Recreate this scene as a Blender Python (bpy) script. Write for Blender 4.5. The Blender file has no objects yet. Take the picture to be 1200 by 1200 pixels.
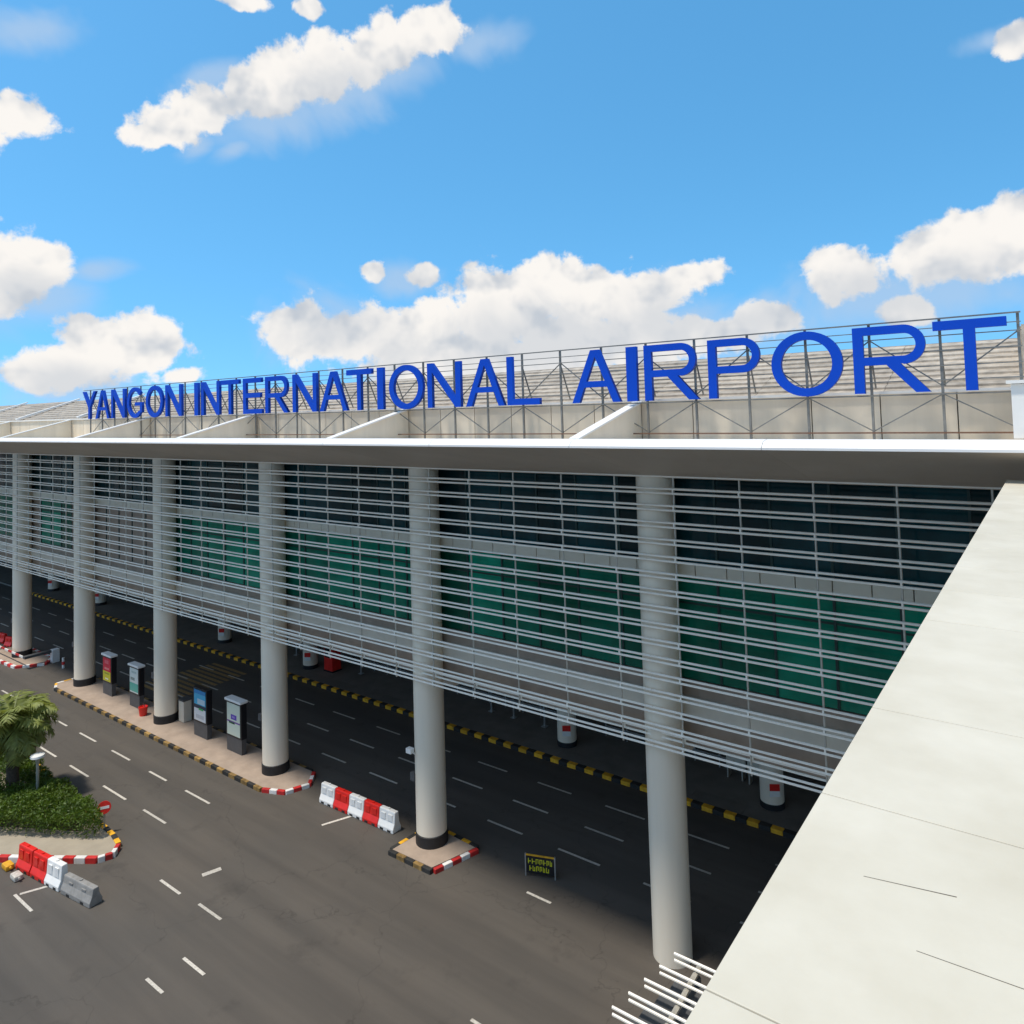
import bpy, bmesh, math, random
from mathutils import Vector, Matrix
random.seed(7)
S = 1.8                       # metres per layout unit
scene = bpy.context.scene
C = scene.collection

# ------------------------------------------------------------------ camera
Rm = [[0.79936794, -0.05112932, -0.59866242],
      [0.60012983, 0.01945105, 0.79966608],
      [-0.02924177, -0.9985026, 0.04623278]]
H = 14.2
PX, PY, FL = 600.0, 439.083, 853.768
cam = bpy.data.cameras.new('camera'); co = bpy.data.objects.new('camera', cam); C.objects.link(co)
m = Matrix.Identity(4)
for i in range(3):
    m[i][0] = Rm[i][0]; m[i][1] = -Rm[i][1]; m[i][2] = -Rm[i][2]
m[2][3] = H * S
co.matrix_world = m
cam.sensor_width = 36; cam.lens = FL * 36 / 1200; cam.shift_y = -(600 - PY) / 1200
cam.clip_start = 0.1; cam.clip_end = 5000
scene.camera = co
scene.view_settings.view_transform = 'Standard'; scene.view_settings.look = 'None'
scene.view_settings.exposure = 0.88; scene.view_settings.gamma = 1
scene.view_settings.use_curve_mapping = False
scene.render.resolution_x = 1024; scene.render.resolution_y = 1024

# ------------------------------------------------------------------ light
to_sun = Vector((-0.14, -0.32, 1.0)).normalized()
sun = bpy.data.lights.new('sun', 'SUN'); sun.energy = 2.0; sun.angle = math.radians(5.0)
sun.color = (1.0, 0.92, 0.80)
so = bpy.data.objects.new('sun', sun); C.objects.link(so)
so.rotation_euler = to_sun.to_track_quat('Z', 'Y').to_euler(); so.location = (0, 0, 80)

def pxdir(x, y):
    v = Vector(((x - PX) / FL, (y - PY) / FL, 1)).normalized()
    return Vector([sum(Rm[i][k] * v[k] for k in range(3)) for i in range(3)])
def azel(x, y):
    w = pxdir(x, y)
    return math.degrees(math.atan2(w.x, w.y)), math.degrees(math.asin(w.z))

world = bpy.data.worlds.new('World'); scene.world = world; world.use_nodes = True
wt = world.node_tree; wn = wt.nodes; wl = wt.links
for n in list(wn): wn.remove(n)
def wmath(op, a, b=None, clamp=False):
    n = wn.new('ShaderNodeMath'); n.operation = op; n.use_clamp = clamp
    for k, v in enumerate((a, b)):
        if v is None: continue
        if isinstance(v, (int, float)): n.inputs[k].default_value = v
        else: wl.new(v, n.inputs[k])
    return n.outputs[0]
def wrange(v, a, b, c, d, smooth=True):
    n = wn.new('ShaderNodeMapRange'); n.interpolation_type = 'SMOOTHSTEP' if smooth else 'LINEAR'
    wl.new(v, n.inputs[0])
    for k, q in enumerate((a, b, c, d)): n.inputs[k + 1].default_value = q
    return n.outputs[0]
sky = wn.new('ShaderNodeTexSky'); sky.sky_type = 'NISHITA'; sky.sun_disc = False
sky.sun_elevation = math.asin(to_sun.z); sky.sun_rotation = math.atan2(to_sun.x, to_sun.y)
sky.altitude = 0; sky.air_density = 0.9; sky.dust_density = 0.4; sky.ozone_density = 3.0
hs = wn.new('ShaderNodeHueSaturation'); hs.inputs['Saturation'].default_value = 1.23; hs.inputs['Hue'].default_value = 0.481
wl.new(sky.outputs[0], hs.inputs['Color'])
bg = wn.new('ShaderNodeBackground'); bg.inputs[1].default_value = 0.138; wl.new(hs.outputs[0], bg.inputs[0])
tc = wn.new('ShaderNodeTexCoord')
lift = wn.new('ShaderNodeVectorMath'); lift.operation = 'ADD'; lift.inputs[1].default_value = (0, 0, 0.24); wl.new(tc.outputs['Generated'], lift.inputs[0])
lnrm = wn.new('ShaderNodeVectorMath'); lnrm.operation = 'NORMALIZE'; wl.new(lift.outputs[0], lnrm.inputs[0]); wl.new(lnrm.outputs[0], sky.inputs[0])
sep = wn.new('ShaderNodeSeparateXYZ'); wl.new(tc.outputs['Generated'], sep.inputs[0])
az = wmath('MULTIPLY', wmath('ARCTAN2', sep.outputs[0], sep.outputs[1]), 57.29578)
el = wmath('MULTIPLY', wmath('ARCSINE', sep.outputs[2]), 57.29578)
comb = wn.new('ShaderNodeCombineXYZ'); wl.new(az, comb.inputs[0]); wl.new(el, comb.inputs[1])
def noise(vec, scale, detail=8, rough=0.58, dist=0.0):
    n = wn.new('ShaderNodeTexNoise'); wl.new(vec, n.inputs['Vector'])
    n.inputs['Scale'].default_value = scale; n.inputs['Detail'].default_value = detail
    n.inputs['Roughness'].default_value = rough; n.inputs['Distortion'].default_value = dist
    return n.outputs[0]
shift = wn.new('ShaderNodeVectorMath'); shift.operation = 'ADD'; shift.inputs[1].default_value = (0, 1.3, 0)
wl.new(comb.outputs[0], shift.inputs[0])
def blobfield(vec, blobs):
    r = None
    for (a, e, ra, re, rot) in blobs:
        mp = wn.new('ShaderNodeMapping'); mp.vector_type = 'TEXTURE'
        if r is None: wl.new(vec, mp.inputs[0])
        else:                                         # each lobe waits for the one before, so few values stay live at once
            ma = wn.new('ShaderNodeVectorMath'); ma.operation = 'MULTIPLY_ADD'
            wl.new(r, ma.inputs[0]); ma.inputs[1].default_value = (1e-7, 1e-7, 0); wl.new(vec, ma.inputs[2]); wl.new(ma.outputs[0], mp.inputs[0])
        mp.inputs['Location'].default_value = (a, e, 0); mp.inputs['Rotation'].default_value = (0, 0, math.radians(rot))
        mp.inputs['Scale'].default_value = (ra, re, 1)
        ln = wn.new('ShaderNodeVectorMath'); ln.operation = 'LENGTH'; wl.new(mp.outputs[0], ln.inputs[0])
        r = ln.outputs['Value'] if r is None else wmath('MINIMUM', r, ln.outputs['Value'])
    return wmath('SUBTRACT', 1.0, r)
K = 0.0628   # degrees per picture unit near the middle of the view
def blob(x, y, rx, ry, rot=0):
    a, e = azel(x, y)
    a2, e2 = azel(x + 10, y); a3, e3 = azel(x, y + 10)
    return (a, e, 1.18 * rx * abs(a2 - a) / 10, 1.18 * ry * abs(e3 - e) / 10, rot)
white = [blob(*b) for b in [
    (175, 158, 40, 16, 6), (205, 146, 54, 26, 10), (240, 128, 56, 32, 14), (300, 104, 58, 36, 16), (370, 82, 62, 38, 18), (440, 58, 62, 38, 18), (498, 36, 58, 32, 16),
    (20, 137, 58, 26, 5), (-40, 140, 50, 40, 0),
    (28, 308, 62, 40, -8), (-20, 320, 60, 50, 0),
    (72, 432, 62, 30, 0), (120, 408, 66, 42, 10), (170, 400, 56, 44, 10), (40, 440, 40, 24, 0),
    (360, 396, 58, 40, 0), (430, 392, 74, 38, 0), (500, 394, 72, 40, 0), (590, 372, 84, 52, 0), (620, 346, 88, 42, 0), (690, 352, 86, 40, 0), (750, 346, 74, 30, 8), (800, 328, 58, 20, 12), (680, 398, 120, 40, 0), (560, 420, 160, 36, 0), (760, 400, 80, 40, 0),
    (900, 370, 44, 22, 0), (840, 392, 66, 22, 0),
    (992, 322, 50, 32, 0), (1090, 300, 52, 40, 0), (1140, 286, 64, 42, 0), (1200, 276, 70, 50, 0), (1060, 364, 34, 18, 0), (1200, 44, 34, 20, 0),
    (437, 318, 17, 13, 0), (494, 324, 22, 15, 20), (285, 2, 32, 12, 0), (362, 8, 18, 14, 0), (215, 440, 26, 12, 0)]]
soft = [blob(*b) for b in [
    (330, 140, 110, 40, 16), (400, 110, 110, 46, 18), (460, 88, 90, 36, 16), (35, 345, 78, 40, 0), (90, 452, 80, 26, 0), (560, 50, 50, 26, 14), (110, 316, 44, 14, 8),
    (640, 400, 220, 50, 0), (380, 390, 80, 50, 0), (800, 380, 120, 50, 0), (1020, 345, 110, 40, 0), (1120, 340, 130, 50, 0),
    (30, 35, 84, 30, 14), (250, 90, 60, 20, 20), (480, 330, 50, 22, 0), (232, 172, 30, 14, 30), (275, 175, 34, 14, 30), (1160, 48, 40, 16, 0), (880, 375, 90, 34, 0)]]
n1 = noise(comb.outputs[0], 0.32, 6, 0.60, 0.15)
n1b = noise(shift.outputs[0], 0.26, 3, 0.5, 0.1)
n1c = noise(comb.outputs[0], 0.26, 3, 0.5, 0.1)
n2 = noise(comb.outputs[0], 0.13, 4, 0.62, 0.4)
fw = blobfield(comb.outputs[0], white)
Dw = wmath('ADD', fw, wmath('MULTIPLY', wmath('SUBTRACT', n1, 0.50), 2.0))
# unseen broken cloud added beyond the mapped clouds to brighten and whiten sky fill
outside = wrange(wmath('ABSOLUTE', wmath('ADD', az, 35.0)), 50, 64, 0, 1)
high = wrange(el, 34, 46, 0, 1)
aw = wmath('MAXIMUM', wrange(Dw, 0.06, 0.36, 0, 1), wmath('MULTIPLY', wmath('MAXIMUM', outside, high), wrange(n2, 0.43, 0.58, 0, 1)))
Ds = wmath('ADD', blobfield(comb.outputs[0], soft), wmath('MULTIPLY', wmath('SUBTRACT', n2, 0.53), 2.2))
asf = wrange(Ds, -0.15, 0.85, 0, 0.72)
lit = wrange(wmath('ADD', wmath('MULTIPLY', wmath('SUBTRACT', n1c, n1b), 3.4), wmath('MULTIPLY', Dw, 0.35)), -0.75, 0.35, 0.0, 1.0)
lit = wmath('MULTIPLY', lit, wmath('SUBTRACT', 1.0, wmath('MULTIPLY', asf, 0.85)))
cm = wn.new('ShaderNodeMix'); cm.data_type = 'RGBA'
wl.new(lit, cm.inputs[0]); cm.inputs[6].default_value = (0.33, 0.36, 0.40, 1); cm.inputs[7].default_value = (0.585, 0.565, 0.54, 1)
cbg = wn.new('ShaderNodeBackground'); wl.new(cm.outputs[2], cbg.inputs[0]); cbg.inputs[1].default_value = 0.90
sbg = wn.new('ShaderNodeBackground'); sbg.inputs[0].default_value = (0.27, 0.37, 0.50, 1); sbg.inputs[1].default_value = 0.9
m1 = wn.new('ShaderNodeMixShader'); wl.new(asf, m1.inputs[0]); wl.new(bg.outputs[0], m1.inputs[1]); wl.new(sbg.outputs[0], m1.inputs[2])
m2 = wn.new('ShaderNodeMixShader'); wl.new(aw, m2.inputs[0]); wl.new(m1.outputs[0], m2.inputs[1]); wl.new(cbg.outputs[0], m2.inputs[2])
world.cycles.sampling_method = 'NONE'
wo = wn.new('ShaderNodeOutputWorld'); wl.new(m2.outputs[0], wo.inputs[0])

# ------------------------------------------------------------------ materials
def mat(name, col, rough=0.6, metal=0.0, var=0.0, vscale=1.0, bump=0.0, bscale=30.0, col2=None, streak=False, randomness=0.0, coat=0.0):
    mt = bpy.data.materials.new(name); mt.use_nodes = True
    nt = mt.node_tree; b = nt.nodes['Principled BSDF']
    b.inputs['Roughness'].default_value = rough; b.inputs['Metallic'].default_value = metal
    b.inputs['Base Color'].default_value = (*col, 1); b.inputs['Coat Weight'].default_value = coat
    L = nt.links
    tcn = nt.nodes.new('ShaderNodeTexCoord'); geo = nt.nodes.new('ShaderNodeNewGeometry')
    pos = geo.outputs['Position']
    if var > 0 or col2:
        nz = nt.nodes.new('ShaderNodeTexNoise'); nz.inputs['Scale'].default_value = vscale
        nz.inputs['Detail'].default_value = 7; nz.inputs['Roughness'].default_value = 0.62
        if streak:
            mp = nt.nodes.new('ShaderNodeMapping'); mp.inputs['Scale'].default_value = (1, 1, 0.08)
            L.new(pos, mp.inputs[0]); L.new(mp.outputs[0], nz.inputs['Vector'])
        else: L.new(pos, nz.inputs['Vector'])
        rp = nt.nodes.new('ShaderNodeValToRGB'); L.new(nz.outputs[0], rp.inputs[0])
        rp.color_ramp.elements[0].position = 0.32; rp.color_ramp.elements[1].position = 0.70
        c2 = col2 or tuple(c * (1 + var) for c in col)
        rp.color_ramp.elements[0].color = (*[c * (1 - var) for c in col], 1); rp.color_ramp.elements[1].color = (*c2, 1)
        out = rp.outputs[0]
        if randomness:
            oi = nt.nodes.new('ShaderNodeObjectInfo'); mr = nt.nodes.new('ShaderNodeMapRange')
            mr.inputs[3].default_value = 1 - randomness; mr.inputs[4].default_value = 1 + randomness
            L.new(oi.outputs['Random'], mr.inputs[0])
            mx = nt.nodes.new('ShaderNodeMix'); mx.data_type = 'RGBA'; mx.blend_type = 'MULTIPLY'; mx.inputs[0].default_value = 1
            L.new(out, mx.inputs[6]); L.new(mr.outputs[0], mx.inputs[7]); out = mx.outputs[2]
        L.new(out, b.inputs['Base Color'])
    if bump > 0:
        nb = nt.nodes.new('ShaderNodeTexNoise'); nb.inputs['Scale'].default_value = bscale; nb.inputs['Detail'].default_value = 4
        L.new(pos, nb.inputs['Vector'])
        bp = nt.nodes.new('ShaderNodeBump'); bp.inputs['Strength'].default_value = bump; bp.inputs['Distance'].default_value = 0.02
        L.new(nb.outputs[0], bp.inputs['Height']); L.new(bp.outputs[0], b.inputs['Normal'])
    return mt

def asphalt():
    mt = bpy.data.materials.new('asphalt'); mt.use_nodes = True
    nt = mt.node_tree; b = nt.nodes['Principled BSDF']; L = nt.links
    geo = nt.nodes.new('ShaderNodeNewGeometry')
    def nz(sc, det, ro, mpscale=None):
        n = nt.nodes.new('ShaderNodeTexNoise'); n.inputs['Scale'].default_value = sc
        n.inputs['Detail'].default_value = det; n.inputs['Roughness'].default_value = ro
        if mpscale:
            mp = nt.nodes.new('ShaderNodeMapping'); mp.inputs['Scale'].default_value = mpscale
            L.new(geo.outputs['Position'], mp.inputs[0]); L.new(mp.outputs[0], n.inputs['Vector'])
        else: L.new(geo.outputs['Position'], n.inputs['Vector'])
        return n.outputs[0]
    def ramp(v, p0, c0, p1, c1):
        r = nt.nodes.new('ShaderNodeValToRGB'); L.new(v, r.inputs[0]); r.color_ramp.elements[0].position = p0
        r.color_ramp.elements[0].color = (*c0, 1); r.color_ramp.elements[1].position = p1; r.color_ramp.elements[1].color = (*c1, 1)
        return r.outputs[0]
    def mul(a, b_, f=1.0):
        x = nt.nodes.new('ShaderNodeMix'); x.data_type = 'RGBA'; x.blend_type = 'MULTIPLY'; x.inputs[0].default_value = f
        L.new(a, x.inputs[6]); L.new(b_, x.inputs[7]); return x.outputs[2]
    base = ramp(nz(0.10, 5, 0.55), 0.32, (0.080, 0.0725, 0.064), 0.68, (0.098, 0.084, 0.070))
    wear = ramp(nz(0.55, 6, 0.6, (0.06, 1.0, 1.0)), 0.35, (0.80, 0.80, 0.80), 0.66, (1.12, 1.11, 1.09))   # wheel tracks along the road
    grit = ramp(nz(38, 3, 0.7), 0.30, (0.72, 0.72, 0.72), 0.72, (1.25, 1.25, 1.25))
    oil = ramp(nz(0.42, 8, 0.66), 0.26, (0.62, 0.62, 0.63), 0.42, (1, 1, 1))
    c = mul(mul(mul(base, wear), grit), oil, 0.8)
    # cracks
    vo = nt.nodes.new('ShaderNodeTexVoronoi'); vo.feature = 'DISTANCE_TO_EDGE'; vo.inputs['Scale'].default_value = 0.11
    wv = nt.nodes.new('ShaderNodeVectorMath'); wv.operation = 'ADD'
    n3 = nt.nodes.new('ShaderNodeTexNoise'); n3.inputs['Scale'].default_value = 0.7; n3.inputs['Detail'].default_value = 5
    L.new(geo.outputs['Position'], n3.inputs['Vector']); sc = nt.nodes.new('ShaderNodeVectorMath'); sc.operation = 'SCALE'; sc.inputs['Scale'].default_value = 2.6
    L.new(n3.outputs['Color'], sc.inputs[0]); L.new(geo.outputs['Position'], wv.inputs[0]); L.new(sc.outputs[0], wv.inputs[1]); L.new(wv.outputs[0], vo.inputs['Vector'])
    cr = ramp(vo.outputs['Distance'], 0.0, (0.62, 0.62, 0.62), 0.004, (1, 1, 1))
    c = mul(c, cr, 0.8)
    L.new(c, b.inputs['Base Color']); b.inputs['Roughness'].default_value = 0.82
    bp = nt.nodes.new('ShaderNodeBump'); bp.inputs['Strength'].default_value = 0.35; bp.inputs['Distance'].default_value = 0.01
    L.new(nz(55, 3, 0.7), bp.inputs['Height']); L.new(bp.outputs[0], b.inputs['Normal'])
    return mt

M = dict(
    asphalt=asphalt(),
    column=mat('painted column', (0.86, 0.76, 0.61), 0.42, 0, 0.05, 0.8, 0, streak=True),
    black=mat('black rubber', (0.012, 0.012, 0.014), 0.6, 0, 0.3, 3.0),
    alu=mat('white aluminium', (0.97, 0.91, 0.80), 0.22, 0.0, 0.05, 1.2),
    rod=mat('grey steel rod', (0.56, 0.53, 0.46), 0.4, 0.4, 0.1, 2.0),
    glass_up=mat('dark teal glass', (0.004, 0.042, 0.050), 0.08, 0, 0.5, 0.35, randomness=0.5),
    glass_lo=mat('green glass', (0.003, 0.165, 0.100), 0.08, 0, 0.35, 0.35, randomness=0.55),
    glass_gr=mat('shopfront glass', (0.012, 0.026, 0.026), 0.06, 0, 0.4, 0.5, randomness=0.4),
    frame=mat('dark window frame', (0.02, 0.05, 0.045), 0.45, 0.3),
    spandrel=mat('cream spandrel', (0.74, 0.68, 0.55), 0.5, 0, 0.06, 0.6, randomness=0.05),
    brown=mat('brown slab edge', (0.33, 0.26, 0.20), 0.7, 0, 0.15, 0.8),
    beam=mat('light beam', (0.68, 0.62, 0.51), 0.5, 0, 0.07, 0.7),
    fascia=mat('white fascia', (0.82, 0.81, 0.79), 0.4, 0, 0.03, 0.7),
    soffit=mat('grey soffit', (0.46, 0.405, 0.345), 0.55, 0, 0.07, 0.35, streak=False, randomness=0.05),
    cream=mat('cream cladding', (0.68, 0.60, 0.48), 0.55, 0, 0.10, 0.9, streak=True, randomness=0.06),
    fin=mat('white fin', (0.76, 0.69, 0.57), 0.55, 0, 0.07, 1.2, streak=True),
    roofsheet=mat('weathered roof sheet', (0.40, 0.35, 0.285), 0.6, 0.0, 0.30, 2.2, bump=0.4, bscale=9, randomness=0.16),
    trim=mat('white trim', (0.80, 0.79, 0.76), 0.45, 0, 0.04, 1.0),
    blue=mat('blue letter', (0.002, 0.060, 0.50), 0.6, 0, 0.05, 0.6),
    bluedge=mat('blue letter edge', (0.003, 0.045, 0.36), 0.45),
    frame_grey=mat('grey frame steel', (0.20, 0.20, 0.19), 0.5, 0.4, 0.2, 3),
    rust=mat('rusty rail', (0.16, 0.085, 0.055), 0.8, 0.1, 0.3, 4),
    terrace=mat('white roof panel', (0.585, 0.535, 0.42), 0.62, 0, 0.10, 0.75, bump=0.12, bscale=6, col2=(0.64, 0.60, 0.50), randomness=0.012),
    joint=mat('sealant', (0.10, 0.09, 0.075), 0.8),
    pale=mat('pale ceiling', (0.78, 0.72, 0.62), 0.7, 0, 0.1, 0.6),
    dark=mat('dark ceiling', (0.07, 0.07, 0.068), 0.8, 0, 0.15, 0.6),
    concrete=mat('pavement concrete', (0.17, 0.155, 0.135), 0.8, 0, 0.16, 0.7, bump=0.3, bscale=30, randomness=0.08),
    paver=mat('pinkish island paving', (0.38, 0.295, 0.23), 0.85, 0, 0.14, 0.9, bump=0.35, bscale=26),
    beige=mat('beige island paving', (0.36, 0.31, 0.235), 0.85, 0, 0.10, 0.9, bump=0.3, bscale=26),
    yellow=mat('kerb yellow', (0.80, 0.41, 0.02), 0.7, 0, 0.25, 2.6, randomness=0.2),
    wyellow=mat('worn kerb yellow', (0.27, 0.165, 0.05), 0.8, 0, 0.5, 3.0, randomness=0.35),
    kblack=mat('kerb black', (0.025, 0.024, 0.022), 0.75, 0, 0.3, 3, randomness=0.2),
    kred=mat('kerb red', (0.50, 0.022, 0.020), 0.6, 0, 0.22, 3, randomness=0.15),
    kwhite=mat('kerb white', (0.74, 0.72, 0.69), 0.65, 0, 0.10, 3, randomness=0.06),
    paint=mat('road paint', (0.58, 0.54, 0.47), 0.7, 0, 0.35, 9, col2=(0.66, 0.62, 0.55), randomness=0.15),
    ypaint=mat('worn yellow road paint', (0.30, 0.19, 0.07), 0.75, 0, 0.4, 5, randomness=0.15),
    bred=mat('red plastic', (0.72, 0.022, 0.015), 0.38, 0, 0.12, 2.5),
    bwhite=mat('white plastic', (0.80, 0.79, 0.76), 0.42, 0, 0.05, 2.5),
    bgrey=mat('dull grey plastic', (0.26, 0.25, 0.235), 0.6, 0, 0.2, 2.5),
    slate=mat('dark grey totem', (0.085, 0.088, 0.092), 0.5, 0.1, 0.12, 2),
    blackm=mat('black metal', (0.015, 0.015, 0.018), 0.4, 0.2),
    trunk=mat('palm trunk', (0.075, 0.055, 0.040), 0.9, 0, 0.4, 7, bump=0.8, bscale=14),
    steel=mat('galvanised steel', (0.48, 0.49, 0.48), 0.4, 0.7, 0.1, 4),
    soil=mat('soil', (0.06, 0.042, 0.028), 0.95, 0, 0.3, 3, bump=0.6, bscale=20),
)
def leafmat(name, c0, c1):
    mt = mat(name, c0, 0.55, 0, 0.25, 1.6, col2=c1)
    b = mt.node_tree.nodes['Principled BSDF']; b.inputs['Subsurface Weight'].default_value = 0.0
    nt = mt.node_tree; out = nt.nodes['Material Output']
    tr = nt.nodes.new('ShaderNodeBsdfTranslucent'); tr.inputs[0].default_value = (c1[0] * 1.1, c1[1] * 1.1, c1[2] * 0.6, 1)
    mx = nt.nodes.new('ShaderNodeMixShader'); mx.inputs[0].default_value = 0.28
    nt.links.new(b.outputs[0], mx.inputs[1]); nt.links.new(tr.outputs[0], mx.inputs[2]); nt.links.new(mx.outputs[0], out.inputs[0])
    return mt
for _k in ('glass_up', 'glass_lo'): M[_k].node_tree.nodes['Principled BSDF'].inputs['Specular IOR Level'].default_value = 0.25
for _k in ('blue', 'bluedge'): M[_k].node_tree.nodes['Principled BSDF'].inputs['Specular IOR Level'].default_value = 0.15
M['hedge'] = leafmat('hedge leaf', (0.050, 0.100, 0.008), (0.120, 0.190, 0.014))
M['grass'] = leafmat('grass blade', (0.040, 0.085, 0.014), (0.090, 0.150, 0.022))
M['palm'] = leafmat('palm leaf', (0.13, 0.165, 0.035), (0.36, 0.40, 0.11))
def poster(name, cols):
    mt = bpy.data.materials.new(name); mt.use_nodes = True
    b = mt.node_tree.nodes['Principled BSDF']; b.inputs['Roughness'].default_value = 0.25
    b.inputs['Base Color'].default_value = (*cols, 1)
    return mt

# ------------------------------------------------------------------ mesh helpers (layout units in, metres out)
class MB:
    def __init__(s): s.v = []; s.f = []
    def box(s, x0, x1, y0, y1, z0, z1):
        b = len(s.v)
        s.v += [(x, y, z) for z in (z0, z1) for y in (y0, y1) for x in (x0, x1)]
        s.f += [tuple(b + i for i in q) for q in ((0, 2, 3, 1), (4, 5, 7, 6), (0, 1, 5, 4), (2, 6, 7, 3), (0, 4, 6, 2), (1, 3, 7, 5))]
        return s
    def prism(s, pts, d):                     # polygon (3D points) swept along vector d
        b = len(s.v); n = len(pts)
        s.v += [tuple(p) for p in pts] + [tuple(p[i] + d[i] for i in range(3)) for p in pts]
        s.f += [tuple(range(b, b + n)), tuple(reversed(range(b + n, b + 2 * n)))]
        for i in range(n):
            j = (i + 1) % n; s.f.append((b + j, b + i, b + n + i, b + n + j))
        return s
    def bar(s, p, q, r, n=4, r2=None):        # tube from p to q
        p = Vector(p); q = Vector(q); d = (q - p).normalized()
        u = d.cross(Vector((0, 0, 1)) if abs(d.z) < 0.9 else Vector((1, 0, 0))).normalized(); w = d.cross(u)
        r2 = r if r2 is None else r2; b = len(s.v)
        for c, rr in ((p, r), (q, r2)):
            for i in range(n):
                a = 2 * math.pi * (i + 0.5) / n; s.v.append(tuple(c + u * math.cos(a) * rr + w * math.sin(a) * rr))
        for i in range(n):
            j = (i + 1) % n; s.f.append((b + i, b + j, b + n + j, b + n + i))
        s.f += [tuple(reversed(range(b, b + n))), tuple(range(b + n, b + 2 * n))]
        return s
    def lathe(s, cx, cy, prof, n=32):         # prof: (radius, z)
        b = len(s.v); k = len(prof)
        for r, z in prof:
            for i in range(n):
                a = 2 * math.pi * i / n; s.v.append((cx + r * math.cos(a), cy + r * math.sin(a), z))
        for t in range(k - 1):
            for i in range(n):
                j = (i + 1) % n; s.f.append((b + t * n + i, b + t * n + j, b + (t + 1) * n + j, b + (t + 1) * n + i))
        s.f += [tuple(reversed(range(b, b + n))), tuple(range(b + (k - 1) * n, b + k * n))]
        return s
    def face(s, *pts):
        b = len(s.v); s.v += [tuple(p) for p in pts]; s.f.append(tuple(range(b, b + len(pts)))); return s
    def mesh(s, name, mt, org=(0, 0, 0), smooth=False, bevel=0):
        me = bpy.data.meshes.new(name)
        me.from_pydata([((x - org[0]) * S, (y - org[1]) * S, (z - org[2]) * S) for x, y, z in s.v], [], s.f)
        if bevel or True:
            bm = bmesh.new(); bm.from_mesh(me)
            if len(s.f) < 4000: bmesh.ops.recalc_face_normals(bm, faces=bm.faces)
            if bevel:
                es = [e for e in bm.edges if len(e.link_faces) == 2 and e.calc_face_angle(0) > 0.6]
                bmesh.ops.bevel(bm, geom=es, offset=bevel * S, segments=2, affect='EDGES', profile=0.6)
            bm.to_mesh(me); bm.free()
        me.materials.append(mt)
        if smooth:
            for p in me.polygons: p.use_smooth = True
            try: me.set_sharp_from_angle(angle=math.radians(38))
            except Exception: pass
        return me
def link(name, me, parent=None, loc=(0, 0, 0), rotz=0):
    o = bpy.data.objects.new(name, me); C.objects.link(o)
    o.location = (loc[0] * S, loc[1] * S, loc[2] * S); o.rotation_euler.z = rotz
    if parent: o.parent = parent
    return o
def worg(o):
    v = Vector((0, 0, 0))
    while o: v += o.location; o = o.parent
    return v / S
def part(name, mb, mt, parent=None, **k):     # vertices in layout coordinates, origin shared with the parent
    return link(name, mb.mesh(name, mt, worg(parent) if parent else (0, 0, 0), **k), parent)
def tag(o, label, cat, group=None):
    o['label'] = label; o['category'] = cat
    if group: o['group'] = group
    return o
def thing(name, loc, label, cat, group=None, rotz=0):
    return tag(link(name, None, None, loc, rotz), label, cat, group)
def struct(o, kind='structure'):
    o['kind'] = kind; return o

BAY = 8.47; COLX = [-8.71 - BAY * k for k in range(-2, 8)]      # right to left
XR, XL = COLX[0], COLX[-1]

# ------------------------------------------------------------------ ground
road = struct(part('road', MB().face((-900, -900, 0), (900, -900, 0), (900, 900, 0), (-900, 900, 0)), M['asphalt']))
def dash(x0, x1, y, w=0.042, y2=None):
    y2 = y if y2 is None else y2
    b = MB(); z = 0.0035
    d = Vector((x1 - x0, y2 - y, 0)).normalized(); n = Vector((-d.y, d.x, 0)) * w
    p = Vector((x0, y, z)); q = Vector((x1, y2, z)); b.prism([p - n, q - n, q + n, p + n], (0, 0, 0.0015))
    return part('lane_marking', b, M['paint'], road)
for y in (19.95, 21.47, 23.0):
    k = 0
    x = -3.2
    while x > -72:
        dash(x - 1.5 + random.uniform(-.05, .05), x, y); x -= 2.965
for x0, x1, y in [(-45.8, -44.1, 15.05), (-42.6, -41.0, 15.05), (-39.64, -37.81, 15.05), (-36.49, -34.88, 15.06), (-33.38, -31.78, 15.06), (-30.12, -28.78, 15.04), (-27.43, -25.76, 15.07), (-36.5, -34.8, 13.43), (-33.46, -31.78, 13.43), (-30.5, -28.69, 13.44),
                  (-27.42, -25.85, 13.47), (-22.9, -21.76, 11.76), (-20.86, -19.71, 11.84), (-19.29, -18.5, 9.53), (-19.19, -18.19, 10.45), (-25.94, -24.66, 8.87), (-13.24, -12.39, 17.67), (-52, -50.2, 15.05), (-49, -47.3, 13.3), (-11.7, -10.4, 13.3)]:
    dash(x0, x1, y)
dash(-22.03, -21.85, 12.62, 0.09, 13.15)
dash(-21.14, -20.70, 16.50, 0.05, 17.5)
dash(-25.83, -25.47, 8.97, 0.05, 9.74)
dash(-50.5, -49.6, 14.5, 0.09, 15.0)
for i in range(12):                                   # worn crossing under the building
    y = 19.55 + i * 0.36
    part('crossing_stripe', MB().box(-40.4 + i * 0.05, -36.4 - i * 0.02, y, y + 0.19, 0.003, 0.005), M['ypaint'], road)

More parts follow.
